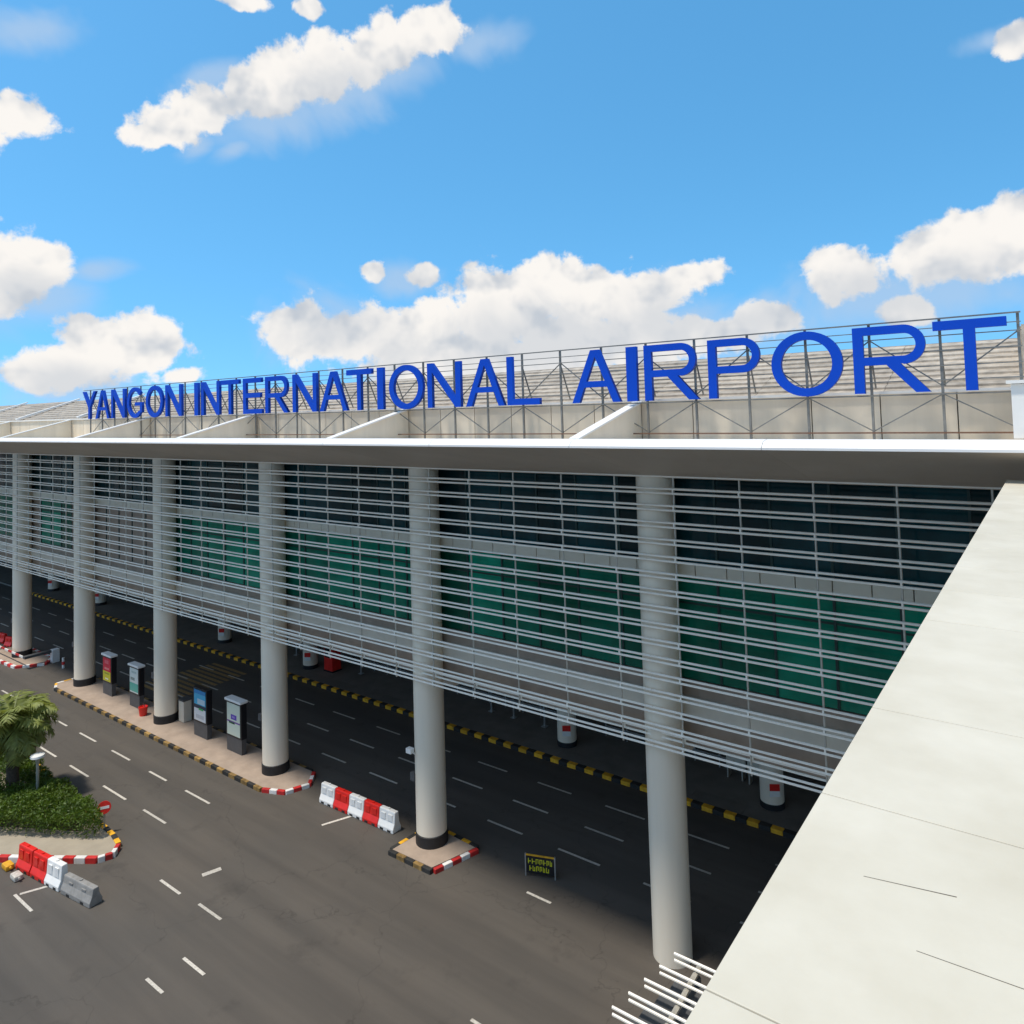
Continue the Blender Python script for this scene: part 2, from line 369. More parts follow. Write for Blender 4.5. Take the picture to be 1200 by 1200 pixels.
# pavement under the building
pave = struct(part('pavement', MB().box(-90, 12, 24.86, 60, -0.1, 0.13), M['concrete']))
kb = {}
def block_mesh(kind, l, w=0.24, h=0.15):
    key = (kind, round(l, 2), w)
    if key not in kb: kb[key] = MB().box(-l / 2, l / 2, -w / 2, w / 2, -0.02, h).mesh('kerb_block', M[kind], bevel=0.02)
    return kb[key]
x = 2.0; i = 0
while x > -70:
    link('kerb_block', block_mesh('yellow' if i % 2 else 'kblack', 0.39), pave, (x - 0.2, 24.73, 0)); x -= 0.3975; i += 1
for i in range(40):
    x = 2 - i * 1.9
    part('paving_slab', MB().box(x - 1.89, x, 24.87, 25.55, 0.13, 0.142), M['concrete'], pave)

def kerb_line(parent, pts, kinds, l=0.40, w=0.15, h=0.14, start=0):
    i = start
    o = worg(parent)
    for a, b in zip(pts[:-1], pts[1:]):
        a = Vector(a); b = Vector(b); d = b - a; n = max(1, round(d.length / l)); seg = d.length / n
        me = {k: block_mesh(k, round(seg - 0.012, 3), w, h) for k in kinds}
        for j in range(n):
            c = a + d * ((j + 0.5) / n)
            link('kerb_block', me[kinds[i % len(kinds)]], parent, (c.x - o.x, c.y - o.y, -o.z), math.atan2(d.y, d.x)); i += 1
def slab(parent, name, pts, mt, z=0.14):
    return part(name, MB().prism([(x, y, -0.05) for x, y in pts], (0, 0, z + 0.05)), mt, parent)

isl = thing('traffic_island', (-34, 17.6, 0), 'long narrow paved traffic island with three columns and advertising totems', 'traffic island')
ip = [(-43.9, 17.0), (-43.2, 16.72), (-24.9, 16.72), (-24.0, 17.1), (-23.72, 17.9), (-24.3, 18.55), (-43.2, 18.55), (-43.8, 18.1)]
slab(isl, 'paving', ip, M['paver'])
kerb_line(isl, [(-43.3, 16.66), (-24.9, 16.66)], ['kblack', 'wyellow'], 0.42)
kerb_line(isl, [(-24.85, 16.68), (-23.95, 17.05), (-23.64, 17.9), (-24.25, 18.6)], ['kred', 'kwhite'], 0.34)
kerb_line(isl, [(-24.4, 18.62), (-43.2, 18.62)], ['kblack', 'wyellow'], 0.42)
kerb_line(isl, [(-43.25, 18.6), (-43.95, 18.1), (-44.0, 17.0), (-43.35, 16.7)], ['yellow', 'kwhite'], 0.34)

isl2 = thing('column_plinth', (-17, 17.6, 0), 'small four-sided paved kerb island around the column beside the red and white barriers', 'traffic island')
ip = [(-17.9, 16.75), (-16.2, 16.78), (-15.75, 18.32), (-17.75, 18.45)]
slab(isl2, 'paving', ip, M['paver'])
kerb_line(isl2, [(-17.98, 16.68), (-16.14, 16.70)], ['kblack', 'wyellow'], 0.36, 0.14)
kerb_line(isl2, [(-16.1, 16.76), (-15.66, 18.34)], ['kred', 'kwhite'], 0.33, 0.14)
kerb_line(isl2, [(-15.72, 18.42), (-17.8, 18.54)], ['kblack', 'yellow'], 0.36, 0.14)
kerb_line(isl2, [(-17.84, 18.5), (-17.98, 16.76)], ['kblack', 'yellow'], 0.36, 0.14)

isl3 = thing('traffic_island', (-50, 17.6, 0), 'far traffic island with red and white kerb around the farthest column', 'traffic island')
ip = [(-53.5, 16.7), (-49.2, 16.9), (-48.3, 18.0), (-49.0, 18.6), (-53.5, 18.6)]
slab(isl3, 'paving', ip, M['paver'])
kerb_line(isl3, [(-53.5, 16.62), (-49.15, 16.82), (-48.22, 18.0), (-49.0, 18.7), (-53.5, 18.7)], ['kred', 'kwhite'], 0.42, 0.18)

# planted island on the left
isl4 = thing('planted_island', (-29, 10.8, 0), 'planted road island with beige paving strip and red and white kerb', 'traffic island')
tip = [(-34.5, 5.2), (-28.3, 9.32), (-26.8, 10.30), (-25.55, 11.12), (-25.42, 11.45), (-25.75, 11.75), (-26.4, 11.87), (-31.6, 12.25), (-36, 12.6), (-48, 12.7), (-49, 11), (-49, 5.2)]
slab(isl4, 'paving', tip, M['beige'])
kerb_line(isl4, [(-34.5, 5.12), (-28.3, 9.24), (-26.75, 10.22), (-25.5, 11.05)], ['kred', 'kwhite'], 0.34, 0.16, 0.18)
kerb_line(isl4, [(-25.5, 11.05), (-25.34, 11.45), (-25.7, 11.8)], ['kwhite', 'kred'], 0.26, 0.14, 0.18)
kerb_line(isl4, [(-25.75, 11.82), (-26.4, 11.95), (-31.6, 12.33), (-36, 12.68), (-48, 12.78)], ['yellow', 'kblack'], 0.34, 0.16, 0.18)

# ------------------------------------------------------------------ outer columns
def junction(parent, x, y, z):
    b = MB().box(x - 0.09, x + 0.09, y - 0.07, y + 0.05, z, z + 0.26)
    return part('junction_box', b, M['slate'], parent)
sh_me = MB().lathe(0, 0, [(0.5, 0.0), (0.5, 13.0)], 48).mesh('shaft', M['column'], smooth=True)
ring_me = MB().lathe(0, 0, [(0.53, 0.0), (0.53, 0.34), (0.50, 0.36)], 48).mesh('base_ring', M['black'], smooth=True)
col_lab = ['largest white round column, nearest in the picture, rising from the dark road beside the low slatted canopy',
           'white round column on the small plinth, with a camera on its shaft', 'white round column at the right end of the long island, beside the white totem',
           'white round column in the middle of the long island between the totems', 'white round column at the far left end of the long island, beside the red and yellow totem',
           'farthest white round column, on the far island at the left edge']
for k, x in enumerate(COLX[:8]):
    if k < 2: continue                                # those behind the terrace do not show
    lab = col_lab[k - 2]
    base = 0.14 if k in (3, 4, 5, 6, 7) else 0.0
    c = thing('column', (x, 17.83, base), lab, 'column', 'round columns along the facade')
    link('shaft', sh_me, c)
    if k > 2:
        link('base_ring', ring_me, c)
        junction(c, x - 0.42, 17.83 - 0.36, 2.1)
        for zz in (4.9,):
            part('joint_ring', MB().lathe(x, 17.83, [(0.503, zz), (0.506, zz + 0.02), (0.503, zz + 0.04)], 48), M['column'], c)
    if k == 3:
        b = MB().box(x - 0.50, x - 0.28, 17.22, 17.38, 3.05, 3.2); part('camera_housing', b, M['bwhite'], c)
        part('camera_bracket', MB().bar((x - 0.4, 17.36, 3.1), (x - 0.28, 17.5, 2.9), 0.03, 6), M['bwhite'], c)

# ------------------------------------------------------------------ terminal building
T = thing('terminal_building', (-26, 18.3, 0), 'long airport terminal with green glass behind white louvres and overhanging grey eave', 'building')
GY = 18.36
bays = [(COLX[k + 1], COLX[k]) for k in range(len(COLX) - 1)]
# glass
NP = 6; pw = BAY / NP
up_me = MB().box(0.03, pw - 0.03, 0, 0.05, 0, 2.62).mesh('pane', M['glass_up'])
lo_me = MB().box(0.03, pw - 0.03, 0, 0.05, 0, 2.62).mesh('pane', M['glass_lo'])
br_me = MB().box(0.01, pw - 0.01, 0, 0.05, 0, 2.68).mesh('wall_panel', M['brown'])
mu_me = MB().box(-0.03, 0.03, -0.03, 0.09, 0, 2.66).mesh('mullion', M['frame'])
tr_me = MB().box(0.03, pw - 0.03, -0.02, 0.07, 0, 0.05).mesh('transom', M['frame'])
to = worg(T)
def tl(x, y, z): return (x - to.x, y - to.y, z - to.z)
for bi, (x0, x1) in enumerate(bays):
    for i in range(NP):
        x = x0 + i * pw
        link('pane', up_me, T, tl(x, GY, 9.98)); link('mullion', mu_me, T, tl(x, GY, 9.97))
        solid = (bi == 5) or (bi == 6 and i in (0, 4, 5))
        if solid: link('wall_panel', br_me, T, tl(x, GY, 6.93))
        else:
            link('pane', lo_me, T, tl(x, GY, 6.95)); link('transom', tr_me, T, tl(x, GY, 8.9))
        link('mullion', mu_me, T, tl(x, GY, 6.94))
    part('pilaster', MB().box(x1 - 0.68, x1 + 0.02, GY - 0.05, GY - 0.004, 6.93, 9.61), M['brown'], T)
    n = 10; sw = BAY / n
    sp = MB().box(0.012, sw - 0.012, 0, 0.12, 0, 0.34).mesh('spandrel_panel', M['spandrel'], bevel=0.008) if bi == 0 else sp
    for i in range(n): link('spandrel_panel', sp, T, tl(x0 + i * sw, GY - 0.1, 9.62))
    part('slab_edge', MB().box(x0 + 0.01, x1 - 0.01, GY - 0.06, GY + 0.3, 6.50, 6.92), M['brown'], T)
    part('walkway_beam', MB().box(x0 + 0.01, x1 - 0.01, GY - 0.22, GY + 0.2, 6.08, 6.495), M['beam'], T)
    part('lower_slab_edge', MB().box(x0 + 0.01, x1 - 0.01, GY - 0.08, GY + 0.3, 5.30, 6.075), M['brown'], T)
    # eave: sloping bright lip, soffit panels, top sheet
    for h in range(2):
        a = x0 + h * BAY / 2; b = a + BAY / 2 - 0.012
        prof = [(13.66, 13.29), (13.66, 13.335), (13.78, 13.44), (14.0, 13.475), (14.0, 13.29)]
        part('fascia_panel', MB().prism([(a, y, z) for y, z in prof], (b - a, 0, 0)), M['fascia'], T)
        prof = [(13.70, 13.285), (17.55, 12.28), (17.55, 12.36), (13.74, 13.36)]
        part('soffit_panel', MB().prism([(a, y, z) for y, z in prof], (b - a + 0.008, 0, 0)), M['soffit'], T)
    part('eave_sheet', MB().prism([(x0, 14.0, 13.40), (x0, 14.0, 13.44), (x0, 17.2, 13.24), (x0, 17.2, 13.20)], (x1 - x0, 0, 0)), M['fin'], T)
    # upper wall behind the sign
    n = 6; sw = BAY / n
    if bi == 0: uw = MB().box(0.012, sw - 0.012, 0, 0.1, 0, 1.07).mesh('upper_wall_panel', M['cream'])
    for i in range(n): link('upper_wall_panel', uw, T, tl(x0 + i * sw, 17.2, 13.2))
    part('wall_backing', MB().box(x0, x1, 17.25, 17.34, 13.2, 14.25), M['joint'], T)
    part('coping', MB().box(x0 + 0.004, x1 - 0.004, 17.12, 17.48, 14.27, 14.33), M['trim'], T)
    # stepped weathered roof
    st = 10
    for i in range(st):
        ya = 17.5 + i * 0.35; za = 14.30 + i * 0.125
        for h in range(3):
            a = x0 + h * BAY / 3
            part('roof_sheet', MB().prism([(a, ya, za), (a, ya + 0.40, za + 0.09), (a, ya + 0.40, za + 0.05), (a, ya, za - 0.07)], (BAY / 3 - 0.01, 0, 0)), M['roofsheet'], T)
    if x1 < -40:
        part('roof_fin', MB().prism([(x1, 17.5, 14.36), (x1, 21.05, 15.60), (x1, 21.05, 15.68), (x1, 17.4, 14.44)], (0.22, 0, 0)), M['trim'], T)
for x in COLX[1:]:
    # triangular fins standing on the eave
    fp = [(13.95, 13.44), (17.15, 14.24), (17.15, 13.22), (14.0, 13.36)]
    f = part('roof_fin', MB().prism([(x - 0.1, y, z) for y, z in fp], (0.12, 0, 0)), M['fin'], T)
    cp = [(13.93, 13.45), (17.14, 14.25), (17.14, 14.30), (13.93, 13.49)]
    part('fin_cap', MB().prism([(x - 0.17, y, z) for y, z in cp], (0.26, 0, 0)), M['trim'], f)
part('roof_deck', MB().box(XL, XR, 21.0, 62, 15.35, 15.52), M['roofsheet'], T)
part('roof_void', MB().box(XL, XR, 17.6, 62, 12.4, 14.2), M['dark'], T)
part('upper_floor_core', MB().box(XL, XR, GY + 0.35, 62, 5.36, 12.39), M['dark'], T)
part('underside', MB().box(XL, XR, GY + 0.31, 62, 5.28, 5.34), M['pale'], T)
for k, x in enumerate(COLX):
    part('cross_beam', MB().box(x - 0.3, x + 0.3, GY + 0.35, 30, 4.85, 5.27), M['pale'], T)
part('far_wing_roof', MB().box(XL - 110, XL - 0.01, 13.7, 62, 12.4, 13.46), M['fin'], T)
part('far_wing_wall', MB().box(XL - 110, XL - 0.01, GY, 62, 5.3, 12.39), M['glass_lo'], T)
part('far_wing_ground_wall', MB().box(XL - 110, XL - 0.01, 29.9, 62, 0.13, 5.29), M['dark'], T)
# ground floor shopfront
for bi, (x0, x1) in enumerate(bays):
    for i in range(6):
        x = x0 + i * pw
        me = MB().box(0.03, pw - 0.03, 0, 0.05, 0.1, 4.9).mesh('pane', M['glass_gr']) if (bi, i) == (0, 0) else me
        mg = MB().box(-0.035, 0.035, -0.05, 0.08, 0.1, 5.0).mesh('mullion', M['rod']) if (bi, i) == (0, 0) else mg
        link('pane', me, T, tl(x, 30, 0.1)); link('mullion', mg, T, tl(x, 30, 0.1))
    part('shopfront_header', MB().box(x0, x1, 29.9, 30.1, 2.4, 2.6), M['beam'], T)
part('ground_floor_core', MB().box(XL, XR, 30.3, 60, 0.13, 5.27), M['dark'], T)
# end block with plant room at the right of the sign
part('end_wall', MB().box(-0.62, 2.6, 14.35, 17.10, 13.47, 14.36), M['trim'], T, bevel=0.01)
part('end_wall_cap', MB().box(-0.68, 2.66, 14.29, 17.11, 14.365, 14.42), M['trim'], T)
for k in range(16):
    x = -0.55 + k * 0.3
    part('plant_cladding', MB().box(x, x + 0.22, 18.2, 18.5, 14.4, 15.62), M['roofsheet'], T)
part('plant_wall', MB().box(-0.6, 4.3, 18.45, 22, 14.4, 15.60), M['roofsheet'], T)

# ------------------------------------------------------------------ louvre screens
LY = 17.22; LZ = [5.50 + 0.4285 * i for i in range(17)]
slb = MB()
for dz in (0.0, 0.115):
    slb.bar((0.004, 0, dz), (BAY - 0.004, 0, dz), 0.030, 6)
for i in range(5):
    slb.box(0.76 + i * 1.694, 0.80 + i * 1.694, -0.012, 0.012, 0, 0.115)
slat_me = slb.mesh('slat', M['alu'], smooth=True)
rod_me = MB().bar((0, 0, 5.40), (0, 0, 12.45), 0.025, 6).mesh('vertical_rod', M['rod'], smooth=True)
scr_lab = {1: 'white louvre screen partly hidden by the white roof terrace, right of the largest column',
           2: 'white louvre screen between the largest column and the column with the camera', 3: 'white louvre screen between the plinth column and the column beside the white totem',
           4: 'white louvre screen above the blue and white totems on the long island', 5: 'white louvre screen over brown wall panels above the red and yellow totem',
           6: 'white louvre screen between the two farthest columns at the left', 7: 'white louvre screen cut by the left edge of the picture'}
for bi, (x0, x1) in enumerate(bays[:8]):
    if bi == 0: continue
    t = thing('louvre_screen', (x0, LY, 5.4), scr_lab[bi], 'louvre screen', 'louvre screens along the facade')
    for z in LZ: link('slat', slat_me, t, (0, 0, z - 5.4))
    link('slat', slat_me, t, (0, 0.16, 5.50 + 0.2 - 5.4))
    for i in range(5): link('vertical_rod', rod_me, t, (0.78 + i * 1.694, 0.06, -5.4))

# ------------------------------------------------------------------ rooftop sign
SG = thing('rooftop_sign', (-20, 16.7, 13.25), 'blue capital letters reading YANGON INTERNATIONAL AIRPORT on a steel rooftop frame', 'sign')
def arc(cx, cy, rx, ry, a0, a1, n=18):
    return [(cx + rx * math.cos(math.radians(a0 + (a1 - a0) * i / n)), cy + ry * math.sin(math.radians(a0 + (a1 - a0) * i / n))) for i in range(n + 1)]
def glyph(ch, w):
    t = 0.20; h = 1.38; hb = 0.18
    if ch == 'I': return [[(0, 0), (w, 0), (w, h), (0, h)]]
    if ch == 'T': m_ = w / 2; q = t / 2; return [[(m_ - q, 0), (m_ + q, 0), (m_ + q, h - hb), (w, h - hb), (w, h), (0, h), (0, h - hb), (m_ - q, h - hb)]]
    if ch == 'L': return [[(0, 0), (w, 0), (w, hb), (t, hb), (t, h), (0, h)]]
    if ch == 'E': return [[(0, 0), (w, 0), (w, hb), (t, hb), (t, 0.62), (w * .92, 0.62), (w * .92, 0.62 + hb), (t, 0.62 + hb), (t, h - hb), (w * .97, h - hb), (w * .97, h), (0, h)]]
    if ch == 'N': return [[(0, 0), (t, 0), (t, h * .80), (w - t - .02, 0), (w, 0), (w, h), (w - t, h), (w - t, h * .20), (t + .02, h), (0, h)]]
    if ch == 'Y': m_ = w / 2; q = t / 2; return [[(m_ - q, 0), (m_ + q, 0), (m_ + q, 0.58), (w, h), (w - .25, h), (m_, 0.76), (.25, h), (0, h), (m_ - q, 0.58)]]
    if ch == 'A':
        m_ = w / 2
        return [[(0, 0), (.22, 0), (.38, .40), (w - .38, .40), (w - .22, 0), (w, 0), (m_ + .13, h), (m_ - .13, h)], [(.45, .56), (m_, h - .18), (w - .45, .56)][::-1]]
    if ch == 'O':
        return [arc(w / 2, h / 2, w / 2, h / 2 + .02, 0, 360, 44)[:-1], arc(w / 2, h / 2, w / 2 - .21, h / 2 - .16, 360, 0, 44)[:-1]]
    if ch in 'PR':
        r = 0.40; top = h; yb = h - 2 * r; xe = w - r if ch == 'P' else w - r - .06
        outer = [(0, 0), (t, 0), (t, yb)]
        if ch == 'R':
            outer = [(0, 0), (t, 0), (t, yb), (.62, yb), (w - .26, 0), (w, 0), (.88, yb + .02)]
        outer += arc(xe, top - r, r, r, -90, 90, 20) + [(0, top)]
        inner = [(t, yb + .17)] + arc(xe, top - r, r - .17, r - .17, -90, 90, 20) + [(t, top - .17)]
        return [outer, inner[::-1]]
    if ch == 'G':
        o = arc(w / 2, h / 2, w / 2, h / 2 + .02, 38, 318, 40)
        i = arc(w / 2, h / 2, w / 2 - .21, h / 2 - .16, 318, 38, 40)
        x_e = w * .98
        return [o + [(x_e, 0.24), (x_e, 0.70), (w * .52, 0.70), (w * .52, 0.54), (x_e - .2, 0.54), (x_e - .2, 0.32)] + i[1:]]
letters = [('Y', -39.71, 1.46), ('A', -38.29, 1.46), ('N', -36.62, 1.36), ('G', -35.04, 1.46), ('O', -33.27, 1.51), ('N', -31.54, 1.36),
           ('I', -29.16, .29), ('N', -28.63, 1.36), ('T', -27.15, 1.26), ('E', -25.61, 1.24), ('R', -24.15, 1.42), ('N', -22.47, 1.37), ('A', -20.93, 1.48), ('T', -19.48, 1.26), ('I', -17.96, .29), ('O', -17.40, 1.52), ('N', -15.69, 1.36), ('A', -14.13, 1.45), ('L', -12.58, 1.12),
           ('A', -10.40, 1.45), ('I', -8.76, .29), ('R', -8.26, 1.42), ('P', -6.60, 1.22), ('O', -5.12, 1.49), ('R', -3.42, 1.40), ('T', -1.94, 1.22)]
def letter_mesh(ch, w):
    cu = bpy.data.curves.new('letter', 'CURVE'); cu.dimensions = '2D'; cu.fill_mode = 'BOTH'; cu.extrude = 0.055 * S
    for loop in glyph(ch, w):
        sp_ = cu.splines.new('POLY'); sp_.points.add(len(loop) - 1); sp_.use_cyclic_u = True
        for p, (x, y) in zip(sp_.points, loop): p.co = (x * S, y * S, 0, 1)
    ob = bpy.data.objects.new('tmp', cu); C.objects.link(ob)
    me = bpy.data.meshes.new_from_object(ob.evaluated_get(bpy.context.evaluated_depsgraph_get()))
    bpy.data.objects.remove(ob); bpy.data.curves.remove(cu)
    me.transform(Matrix.Rotation(math.radians(90), 4, 'X')); me.name = 'letter'
    me.materials.clear(); me.materials.append(M['blue']); me.materials.append(M['bluedge'])
    for p in me.polygons: p.material_index = 0 if abs(p.normal.y) > 0.9 else 1
    return me
so_ = worg(SG)
for ch, x, w in letters:
    o = link('letter', letter_mesh(ch, w), SG, (x - so_.x, 16.6 - so_.y, 14.29 - so_.z))
    o['label'] = 'blue letter ' + ch
FY = 16.74
px0, px1 = -39.9, -0.55
posts = []
x = px1
while x > px0: posts.append(x); x -= 1.29
post_me = MB().box(-0.024, 0.024, -0.024, 0.024, 13.22, 15.74).mesh('post', M['frame_grey'])
for x in posts:
    link('post', post_me, SG, (x - so_.x, FY - so_.y, -so_.z))
    part('back_stay', MB().bar((x, FY + 0.03, 15.3), (x, 17.19, 14.4), 0.022, 4), M['frame_grey'], SG)
for z, r, mt_ in [(13.47, 0.022, 'rust'), (14.24, 0.022, 'frame_grey'), (14.52, 0.015, 'frame_grey'), (14.80, 0.015, 'frame_grey'), (15.10, 0.018, 'frame_grey'), (15.40, 0.014, 'frame_grey'), (15.56, 0.012, 'frame_grey'), (15.74, 0.020, 'frame_grey')]:
    part('rail', MB().bar((px0, FY - 0.05, z), (px1 + 0.05, FY - 0.05, z), r, 4), M[mt_], SG)
for i, (a, b) in enumerate(zip(posts[:-1], posts[1:])):
    if i % 2: a, b = b, a
    part('brace', MB().bar((a, FY + 0.02, 13.5), (b, FY + 0.02, 14.24), 0.016, 4), M['frame_grey'], SG)
    part('brace', MB().bar((b, FY + 0.02, 14.4), (a, FY + 0.02, 15.4), 0.017, 4), M['frame_grey'], SG)

# ------------------------------------------------------------------ white roof terrace in the foreground
W = thing('roof_terrace', (2, 6, 12.8), 'white panelled roof terrace filling the lower right corner', 'roof')
ys = [-3.0, -2.1, -1.2, -0.3, 0.62, 1.70, 2.77, 3.65, 5.25, 6.12, 7.0, 7.9, 8.8, 9.7, 10.6, 11.5, 12.4, 13.3, 14.42]
for a, b in zip(ys[:-1], ys[1:]):
    o = part('roof_panel', MB().box(-0.75, 5.2, a + 0.002, b - 0.002, 12.62, 12.8), M['terrace'], W, bevel=0.003)
part('panel_bed', MB().box(-0.70, 5.15, -3, 14.40, 12.50, 12.64), M['joint'], W)
for x0, x1, y0, y1 in [(-0.53, -0.30, 2.355, 2.40), (-0.36, 0.6, 2.115, 2.14)]:
    part('joint_strip', MB().prism([(x0, y0, 12.8005), (x1, y1, 12.8005), (x1, y1 + 0.0025, 12.8005), (x0, y0 + 0.0008, 12.8005)], (0, 0, 0.0008)), M['joint'], W)
part('wing_wall', MB().box(-0.45, 5.0, -3, 14.2, 0, 12.49), M['cream'], W)

# ------------------------------------------------------------------ low slatted canopy at the foot of the wing
CN = thing('slatted_canopy', (-5, 11.6, 0), 'low slatted white canopy at the foot of the largest column', 'canopy')
for i in range(5):
    f_ = i / 4
    xa = -6.10 - 0.42 * f_; y = 12.55 - 1.55 * f_; z = 4.12 - 0.12 * f_
    b = MB()
    for dz in (0, 0.115): b.bar((xa, y, z + dz), (-0.5, y, z + dz), 0.026, 6)
    part('slat', b, M['alu'], CN, smooth=True)
    if i < 4:
        part('canopy_sheet', MB().box(xa + 0.05, -0.5, y - 0.375, y - 0.005, z - 0.30, z - 0.27), M['slate'], CN)
for xx in (-5.7, -3.2, -0.9):
    part('rafter', MB().bar((xx, 12.7, 4.05), (xx, 10.9, 3.9), 0.05, 6), M['rod'], CN)
for xx, yy in ((-6.05, 11.15), (-5.7, 12.6), (-0.9, 11.15)):
    part('post', MB().bar((xx, yy, 0), (xx, yy, 3.95), 0.07, 8), M['slate'], CN)
bd = thing('red_board', (-5.6, 11.2, 0), 'red board standing under the low slatted canopy', 'board')
part('panel', MB().box(-5.85, -4.9, 11.05, 11.12, 0.5, 3.6), M['bred'], bd)
part('stand', MB().box(-5.8, -4.95, 10.95, 11.25, 0, 0.5), M['slate'], bd)

# ------------------------------------------------------------------ things under the building
inner = [(2, 'nearest inner grey column with a red and white notice under the building'), (3, 'inner grey column with red notice behind the yellow kerb, left of the largest column'),
         (5, 'inner grey column beside the red machine under the building'), (6, 'inner grey column seen between the middle island column and the one beside the white totem'),
         (8, 'inner grey column under the terminal just right of the column by the red and yellow totem'), (9, 'farthest inner grey column, seen between the two farthest round columns')]
for k, lab in inner:
    x = COLX[k]
    c = thing('inner_column', (x, 26.05, 0.13), lab, 'column', 'inner columns under the building')
    part('shaft', MB().lathe(x, 26.05, [(0.4, 0.13), (0.4, 5.2)], 28), M['column'], c, smooth=True)
    part('base_ring', MB().lathe(x, 26.05, [(0.42, 0.135), (0.42, 0.33)], 28), M['black'], c, smooth=True)
    nv = Vector((0.52, -0.854, 0)); tv = Vector((0.854, 0.52, 0)); pc = Vector((x, 26.05, 0)) + nv * 0.405
    def plate(u, z0, z1, off):
        p = pc - tv * u + nv * off; q = pc + tv * u + nv * off
        return MB().prism([(p.x, p.y, z0), (q.x, q.y, z0), (q.x, q.y, z1), (p.x, p.y, z1)], tuple(nv * 0.012))
    nb = part('notice', plate(0.17, 0.62, 1.05, 0), M['bwhite'], c)
    part('red_header', plate(0.17, 0.82, 1.05, 0.0125), M['bred'], nb)
vm = thing('vending_machine', (-32.7, 26.4, 0.13), 'red machine beside an inner column under the building', 'machine')
part('cabinet', MB().box(-33.0, -32.3, 26.1, 26.7, 0.2, 2.1), M['bred'], vm, bevel=0.02)
part('front_window', MB().box(-32.92, -32.5, 26.08, 26.095, 0.9, 1.9), M['glass_gr'], vm)
part('plinth', MB().box(-33.02, -32.28, 26.08, 26.72, 0.135, 0.2), M['blackm'], vm)
for k, (x, y) in enumerate([(-10.4, 27.2), (-9.55, 27.1)]):
    b = thing('notice_board', (x, y, 0.13), ['pale board left of the nearest inner column', 'pale board touching the nearest inner column', 'pale board right of the nearest inner column'][k], 'board', 'pale boards near the inner column')
    part('panel', MB().box(x - 0.36, x + 0.36, y - 0.04, y + 0.04, 0.55, 1.9), M['beam'], b)
    part('leg', MB().box(x - 0.3, x - 0.25, y - 0.15, y + 0.15, 0.135, 0.55), M['rod'], b)
    part('leg', MB().box(x + 0.25, x + 0.3, y - 0.15, y + 0.15, 0.135, 0.55), M['rod'], b)
for k, x0 in enumerate([-16.2, -24.6, -31.6]):
    r = thing('hand_rail', (x0, 27.6, 0.13), ['low steel railing behind the largest column', 'low steel railing right of the camera column under the building', 'low steel railing between the red machine and the camera column'][k], 'railing', 'railings under the building')
    for z in (0.55, 1.0): part('rail', MB().bar((x0, 27.6, z), (x0 + 6, 27.6, z), 0.03, 6), M['steel'], r)
    for i in range(7): part('post', MB().bar((x0 + i, 27.6, 0.135), (x0 + i, 27.6, 1.0), 0.03, 6), M['steel'], r)
for x, lab in [(-21.9, 'slim steel post under the building, first to the right of the camera column'), (-20.6, 'slim steel post under the building, second to the right of the camera column'),
               (-18.9, 'slim steel post third right of the camera column, next to an inner column'), (-30.9, 'slim steel post between the red machine and the camera column'), (-36.5, 'slim steel post just left of the inner column by the red machine')]:
    p = thing('steel_post', (x, 26.9, 0.13), lab, 'post', 'steel posts under the building')
    part('pole', MB().bar((x, 26.9, 0.135), (x, 26.9, 5.2), 0.045, 8), M['steel'], p)
    part('foot_plate', MB().box(x - 0.12, x + 0.12, 26.78, 27.02, 0.132, 0.16), M['steel'], p)

# ------------------------------------------------------------------ advertising totems
def totem(x, w, h, cap, bands, label):
    y = 17.86; d = 0.13; z0 = 0.14
    t = thing('advertising_totem', (x, y, z0), label, 'advertising totem', 'advertising totems on the island')
    part('base', MB().box(x - w / 2 + 0.02, x + w / 2 - 0.02, y - d + 0.02, y + d - 0.02, z0 + 0.002, z0 + 0.62), M['slate'], t)
    part('housing', MB().box(x - w / 2, x + w / 2, y - d, y + d, z0 + 0.62, z0 + h), M['blackm'], t, bevel=0.015)
    pw_ = w / 2 - 0.09; zb = z0 + 0.70; zt = z0 + h - 0.08
    po = part('poster', MB().box(x - pw_, x + pw_, y - d - 0.012, y - d - 0.001, zb, zt), poster('poster', bands[0][2]), t)
    for i, (a, b, c, *xx) in enumerate(bands[1:]):
        xa, xb = xx if xx else (0, 1)
        part('printed_panel', MB().box(x - pw_ + 2 * pw_ * xa, x - pw_ + 2 * pw_ * xb, y - d - 0.0135 - 0.001 * i, y - d - 0.0123, zb + (zt - zb) * a, zb + (zt - zb) * b), poster('print', c), po)
    if cap: part('light_hood', MB().box(x - w / 2 - 0.03, x + w / 2 + 0.03, y - d - 0.06, y + d + 0.04, z0 + h + 0.002, z0 + h + 0.10), M['bwhite'], t, bevel=0.02)
totem(-39.8, 1.0, 1.95, True, [(0, 1, (0.62, 0.02, 0.05)), (0, .42, (0.60, 0.52, 0.03)), (.5, .58, (.75, .2, .2), .2, .8), (.08, .13, (.8, .8, .6), .3, .7), (.3, .36, (.3, .3, .02), .2, .8), (.75, .9, (.7, .10, .14), .25, .75)], 'red and yellow advertising totem at the far end of the long island')
totem(-36.95, 1.0, 1.95, True, [(0, 1, (0.62, 0.68, 0.64)), (0.05, .40, (0.10, 0.42, 0.33)), (.5, .62, (.25, .30, .28), .1, .6), (.8, .88, (.4, .5, .48), .2, .8)], 'pale advertising totem with a green lower half, left of the middle column')
